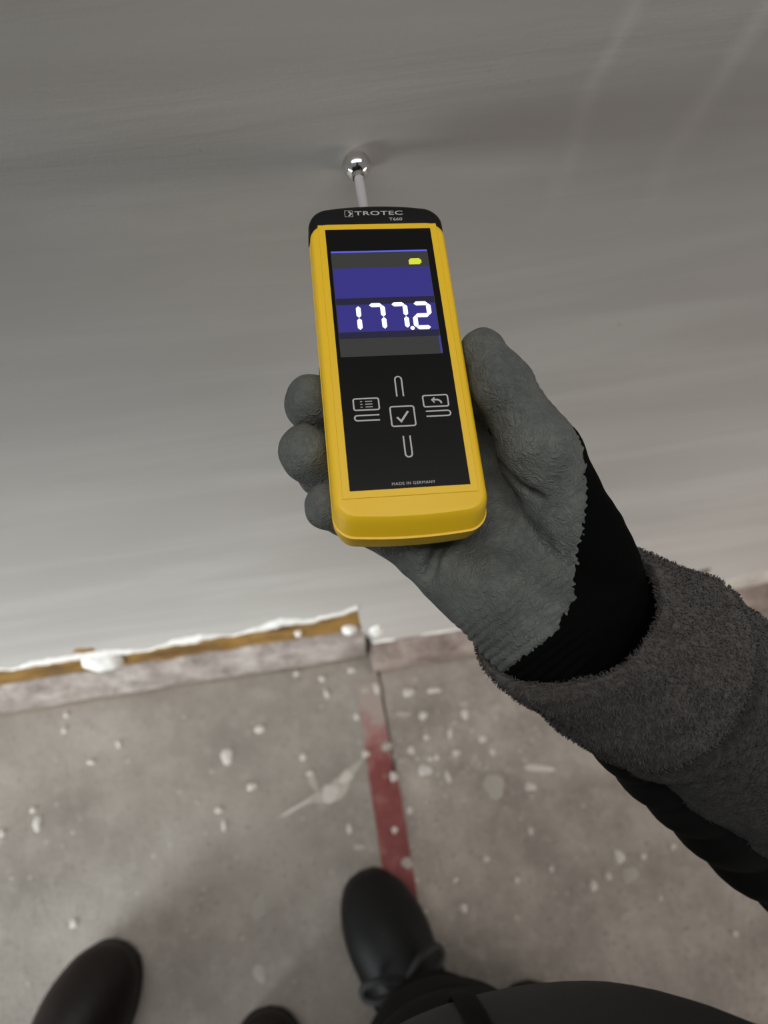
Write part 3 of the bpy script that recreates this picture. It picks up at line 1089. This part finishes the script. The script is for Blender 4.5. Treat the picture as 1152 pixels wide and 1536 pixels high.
TILT = Vector((-0.45, -0.05, -0.2))
cuffp = dense([(0.030, 0.0325), (0.006, 0.0345), (0.000, 0.0365), (-0.003, 0.040), (0.001, 0.0430), (0.010, 0.0440), (0.030, 0.0450), (0.050, 0.0475), (0.058, 0.0488), (0.0635, 0.0482), (0.066, 0.0445), (0.062, 0.0415)], 0.0016)
cuff = child('sleeve_cuff', sleeve('sleeve_cuff', cuffp, M_FLEECE, 150, 0.0007, 0.0016, TILT, 0.0024), M_FLEECE, label='turned-back grey fleece cuff around the gloved wrist')
slp = dense([(0.045, 0.036), (0.056, 0.0425), (0.064, 0.0435), (0.0675, 0.0470), (0.072, 0.0495), (0.0760, 0.0500), (0.0795, 0.0475), (0.083, 0.0472), (0.090, 0.0490), (0.097, 0.0492), (0.12, 0.0505), (0.17, 0.054), (0.235, 0.056), (0.255, 0.050), (0.270, 0.040)], 0.0022)
slv = child('sleeve', sleeve('sleeve', slp, M_FLEECE_SHADE, 130, 0.0006, 0.004), M_FLEECE_SHADE, label='grey fleece forearm sleeve, shade put into its colour')


# fuzz of the fleece: short fibres on the cuff and sleeve
def fuzz(src, count, length, seed):
    rnd = random.Random(seed)
    me = src.data
    pl = [p for p in me.polygons]
    wts = [p.area for p in pl]
    V, F = [], []
    for p in rnd.choices(pl, wts, k=count):
        c = p.center.copy()
        nrm = p.normal
        t1 = nrm.orthogonal().normalized()
        t2 = nrm.cross(t1)
        a = rnd.uniform(0, 6.28)
        tan = t1 * math.cos(a) + t2 * math.sin(a)
        sid = nrm.cross(tan)
        l = length * rnd.uniform(0.5, 1.2)
        w = 0.00022
        c = c + tan * rnd.uniform(-0.001, 0.001) + sid * rnd.uniform(-0.001, 0.001)
        q = [c, c + nrm * l * 0.6 + tan * l * 0.35, c + nrm * l * 0.75 + tan * l * 1.0]
        o = len(V)
        V += [q[0] - sid * w, q[0] + sid * w, q[1] + sid * w, q[1] - sid * w, q[2]]
        F += [(o, o + 1, o + 2, o + 3), (o + 3, o + 2, o + 4)]
    f = add('fleece_pile', mesh('fleece_pile', V, F), src.data.materials[0], src, kind='stuff')
    f.matrix_parent_inverse = src.matrix_world.inverted()


fix(cuff.data)
fix(slv.data)
bpy.context.view_layer.update()
fuzz(cuff, 26000, 0.0020, 3)
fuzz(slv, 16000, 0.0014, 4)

# padded black under-sleeve hanging below the fleece
rings = []
UP = [(0.118, 0.060, 0.742, 0.018), (0.150, 0.050, 0.712, 0.030), (0.182, 0.033, 0.690, 0.038), (0.222, 0.008, 0.655, 0.044), (0.270, -0.022, 0.632, 0.050), (0.300, -0.035, 0.640, 0.052)]
sp_ = spline(UP, 14)
for i, q in enumerate(sp_):
    lob = 1 + 0.085 * abs(math.sin(i * math.pi / 9.0)) - 0.04
    p = Vector(q[:3])
    d = Vector((sp_[min(i + 1, len(sp_) - 1)] - sp_[max(i - 1, 0)])[:3]).normalized()
    a = d.cross(Vector((0, 0, 1))).normalized()
    b = d.cross(a).normalized()
    r = q[3] * lob
    rings.append((p, a * r, b * r * 0.9))
Vv, Ff = tube_loft(rings, 40)
child('padded_under_sleeve', fix(mesh('padded_under_sleeve', Vv, Ff, True)), M_PUFF, label='black padded layer below the fleece sleeve')


# jacket ----------------------------------------------------------------------
def jacket(P):
    d = None
    for c, r in (((0.040, -0.200, 0.78), (0.165, 0.166, 0.20)), ((0.050, -0.225, 0.95), (0.175, 0.15, 0.24)), ((0.06, -0.25, 1.15), (0.19, 0.14, 0.22))):
        e = ell(P, c, r)
        d = e if d is None else smin(d, e, 0.06)
    for s in (1, -1):
        d = smin(d, cap(P, (0.07, -0.25, 1.27), (0.07 + s * 0.17, -0.25, 1.25), 0.085, 0.075), 0.05)
    # right upper arm down to the elbow, left arm bent up towards the phone
    d = smin(d, chain(P, [(0.25, -0.25, 1.25), (0.35, -0.16, 0.93), (0.315, -0.035, 0.665)], [0.072, 0.066, 0.060], 0.03), 0.03)
    d = smin(d, chain(P, [(-0.10, -0.25, 1.25), (-0.135, -0.24, 1.0)], [0.072, 0.062], 0.03), 0.03)
    d = smin(d, cap(P, (0.06, -0.25, 1.30), (0.05, -0.20, 1.40), 0.075, 0.085), 0.05)
    d = smin(d, ell(P, (0.045, -0.165, 1.50), (0.105, 0.125, 0.145)), 0.04)      # unseen head as a hood shape, added to shade the upper wall
    return np.maximum(d, 0.70 - P[..., 2])


JV, JF = surface(jacket, (-0.32, -0.46, 0.66), (0.46, 0.03, 1.68), 0.010)
JV = relax(JV, JF, 2)
JV = JV + normals(JV, JF) * (0.004 * nz(JV, 14, 3.0))[:, None]
M_JACKET = m_plain('dark_grey_jacket_cloth', (40, 38, 38), 0.75, spec=0.25, grain=0.4, gs=900, var=0.08)
jk = child('jacket', np_mesh('jacket', JV, JF), M_JACKET, label='dark grey jacket front at the bottom of the picture')
zv, zf = [], []
for i in range(40):
    z = 0.715 + 0.012 * i
    for x in (0.020, 0.022, 0.024, 0.026, 0.028):
        yy = np.linspace(0.05, -0.30, 400)
        dd = jacket(np.stack([np.full(400, x), yy, np.full(400, z)], -1))
        zv.append((x, float(yy[np.argmax(dd < 0)]) + 0.0015 + (0.001 if x in (0.022, 0.024, 0.026) else 0), z))
for i in range(39):
    for k_ in range(4):
        zf.append((5 * i + k_, 5 * i + k_ + 1, 5 * i + k_ + 6, 5 * i + k_ + 5))
zp = add('zip_placket', fix(mesh('zip_placket', zv, zf, True)), m_plain('black_zip_tape', (6, 6, 6), 0.9, spec=0.1), jk)
zp.matrix_parent_inverse = jk.matrix_world.inverted()
zp.modifiers.new('thick', 'SOLIDIFY').thickness = 0.002


# trousers and boots -------------------------------------------------------------
M_TROUSER = m_plain('black_trouser_cloth', (9, 9, 9), 0.9, spec=0.15, grain=0.3, gs=600)
M_BOOT = m_plain('black_boot_leather', (8, 8, 9), 0.55, spec=0.25, grain=0.3, gs=250, var=0.15)
M_SOLE = m_plain('black_rubber_sole', (9, 9, 9), 0.7)
M_LACE = m_plain('black_lace', (20, 20, 20), 0.8, grain=0.3, gs=900)
M_BROWN = m_plain('dark_brown_leather', (24, 17, 16), 0.5, spec=0.25, grain=0.2, gs=200, var=0.2)
M_TAG = m_plain('grey_side_patch', (74, 66, 64), 0.6)


def boot_sdf(width, shaft):
    def f(P):
        # toe at +y, origin at the toe tip on the floor; metres
        w = width / 2
        toe = ell(P, (0, -0.055, 0.026), (w * 0.92, 0.055, 0.046))
        ball = ell(P, (0.002, -0.085, 0.030), (w, 0.075, 0.050))
        vamp = cap(P, (0, -0.09, 0.040), (0, -0.17, 0.068), w * 0.78, w * 0.74)
        heel = cap(P, (0, -0.18, 0.035), (0, -0.245, 0.035), w * 0.66, w * 0.66)
        d = smin(smin(toe, ball, 0.02), smin(vamp, heel, 0.03), 0.03)
        if shaft:
            d = smin(d, cap(P, (0, -0.205, 0.08), (0, -0.215, shaft), w * 0.84, w * 0.86), 0.03)
        return np.maximum(d, 0.012 - P[..., 2])
    return f


def footwear(name, parent, place, tip, heading, width, shaft, m_up, m_sole, laces, patch=False, label=None):
    Vb, Fb = surface(boot_sdf(width, shaft), (-0.075, -0.31, -0.01), (0.075, 0.02, (shaft or 0.12) + 0.08), 0.0045)
    Vb = relax(Vb, Fb, 3)
    o = add(name, np_mesh(name, Vb, Fb), m_up, parent)
    o.matrix_parent_inverse = place
    o.location = (tip[0], tip[1], 0)
    o.rotation_euler = (0, 0, heading)
    if label:
        o['label'] = label
    w = width / 2 + 0.004
    pts = [(x * w, y) for x, y in [(0, 0.005), (0.45, -0.002), (0.82, -0.03), (1.0, -0.075), (0.92, -0.14), (0.74, -0.19), (0.76, -0.25), (0.5, -0.285), (0, -0.295), (-0.5, -0.285), (-0.76, -0.25), (-0.74, -0.19), (-0.92, -0.14), (-1.0, -0.075), (-0.82, -0.03), (-0.45, -0.002)]]
    pts = [tuple(p) for p in spline(pts + [pts[0]], 4)[:-1]]
    sc = lambda k: [(p[0] * k, (p[1] + 0.145) * k - 0.145) for p in pts]
    add('sole', layers('sole', [(sc(0.97), 0.0), (sc(1.0), 0.004), (sc(1.0), 0.018), (sc(0.97), 0.022)], 40), m_sole, o)
    if laces:
        tubes = []
        for i in range(5):
            y = -0.118 - 0.022 * i
            z = 0.083 + 0.0095 * i
            hw = 0.024 + 0.001 * i
            for s in (1, -1):
                q = [(-hw * s, y, z - 0.006), (-hw * 0.5 * s, y - 0.005, z + 0.003), (hw * 0.5 * s, y - 0.014, z + 0.007), (hw * s, y - 0.02, z + 0.003)]
                tubes.append(q)
        for s in (1, -1):        # bow loops
            tubes.append([(0, -0.125, 0.095), (0.026 * s, -0.112, 0.103), (0.046 * s, -0.110, 0.094), (0.050 * s, -0.121, 0.088), (0.034 * s, -0.130, 0.096), (0, -0.127, 0.096)])
            tubes.append([(0, -0.125, 0.096), (0.02 * s, -0.145, 0.098), (0.050 * s, -0.150, 0.085), (0.060 * s, -0.162, 0.070)])
        for q in tubes:
            rr = []
            c = spline(q, 5)
            for i in range(len(c)):
                d = Vector(c[min(i + 1, len(c) - 1)] - c[max(i - 1, 0)]).normalized()
                a = d.cross(Vector((0, 0.01, 1))).normalized()
                rr.append((c[i], a * 0.0045, d.cross(a) * 0.0030))
            v_, f_ = tube_loft(rr, 8)
            add('lace', fix(mesh('lace', v_, f_, True)), M_LACE, o)
    if patch:
        v_, f_ = [], []
        for i in range(7):
            for k in range(5):
                yy = -0.085 - 0.010 * i
                ang = R(28 + 12 * k)
                v_.append((-(width / 2 * 0.97) * math.cos(ang) * (1.0 - 0.012 * i), yy, 0.030 + 0.055 * math.sin(ang)))
        for i in range(6):
            for k in range(4):
                f_.append((i * 5 + k, i * 5 + k + 1, i * 5 + 6 + k, i * 5 + 5 + k))
        pm = fix(mesh('side_patch', v_, f_, True))
        po = add('side_patch', pm, M_TAG, o)
        s_ = po.modifiers.new('thick', 'SOLIDIFY')
        s_.thickness = 0.003
    return o


PINV = Matrix.Translation((-0.06, 0.16, 0))
footwear('boot', person, PINV, (-0.024, 0.040), R(17), 0.098, 0.20, M_BOOT, M_SOLE, True, label='black lace-up boot beside the red stripe')
footwear('boot', person, PINV, (0.165, -0.115), R(-8), 0.098, 0.20, M_BOOT, M_SOLE, True)


def trousers(legs, hip, seedv):
    def f(P):
        d = None
        for pts, rad in legs:
            e = chain(P, pts, rad, 0.05)
            d = e if d is None else smin(d, e, 0.02)
        d = smin(d, ell(P, hip, (0.165, 0.125, 0.15)), 0.06)
        return np.maximum(d, 0.085 - P[..., 2])
    return f


tf = trousers([([(0.032, -0.150, 0.06), (0.036, -0.150, 0.28), (0.035, -0.145, 0.45), (0.0, -0.20, 0.80)], [0.075, 0.072, 0.072, 0.088]),
               ([(0.145, -0.30, 0.06), (0.145, -0.29, 0.25), (0.14, -0.25, 0.45), (0.11, -0.23, 0.80)], [0.074, 0.070, 0.072, 0.088])], (0.05, -0.225, 0.80), 1)
TV, TF = surface(tf, (-0.14, -0.40, 0.07), (0.30, -0.03, 0.98), 0.008)
TV = relax(TV, TF, 2)
TV = TV + normals(TV, TF) * (0.006 * nz(TV * np.array([1, 1, 1.6]), 14, 7.0))[:, None]
child('trousers', np_mesh('trousers', TV, TF), M_TROUSER, label='black trouser legs below the jacket')

# ------------------------------------------------------------------ the other person standing to the left
other = empty('person', (-0.33, -0.22, 0), label='second person at the lower left, only dark brown shoe tips showing', category='person')
OINV = Matrix.Translation((0.33, 0.22, 0))
footwear('shoe', other, OINV, (-0.334, 0.008), R(-32), 0.098, 0.0, M_BROWN, M_SOLE, False, True, label='dark brown smooth leather shoe with a grey side patch')
footwear('shoe', other, OINV, (-0.158, -0.090), R(-6), 0.098, 0.0, M_BROWN, M_SOLE, False)
tf = trousers([([(-0.452, -0.185, 0.06), (-0.46, -0.21, 0.45), (-0.45, -0.33, 0.82)], [0.066, 0.066, 0.085]),
               ([(-0.178, -0.30, 0.06), (-0.22, -0.33, 0.45), (-0.32, -0.37, 0.82)], [0.066, 0.066, 0.085])], (-0.385, -0.36, 0.84), 2)
TV, TF = surface(tf, (-0.62, -0.54, 0.07), (-0.08, -0.10, 1.02), 0.010)
TV = relax(TV, TF, 2)
TV = TV + normals(TV, TF) * (0.006 * nz(TV * np.array([1, 1, 1.6]), 14, 9.0))[:, None]
o = add('trousers', np_mesh('trousers', TV, TF), M_TROUSER, other)
o.matrix_parent_inverse = OINV


def torso2(P):
    d = smin(ell(P, (-0.41, -0.38, 0.95), (0.18, 0.13, 0.24)), ell(P, (-0.44, -0.41, 1.16), (0.20, 0.13, 0.22)), 0.06)
    for s in (1, -1):
        d = smin(d, chain(P, [(-0.44 + s * 0.17, -0.41, 1.28), (-0.44 + s * 0.21, -0.44, 1.0), (-0.44 + s * 0.20, -0.40, 0.80)], [0.07, 0.058, 0.045], 0.03), 0.02)
    return np.maximum(d, 0.78 - P[..., 2])


TV, TF = surface(torso2, (-0.76, -0.60, 0.72), (-0.1, -0.2, 1.46), 0.012)
TV = relax(TV, TF, 2)
o = add('coat', np_mesh('coat', TV, TF), M_JACKET, other)
o.matrix_parent_inverse = OINV
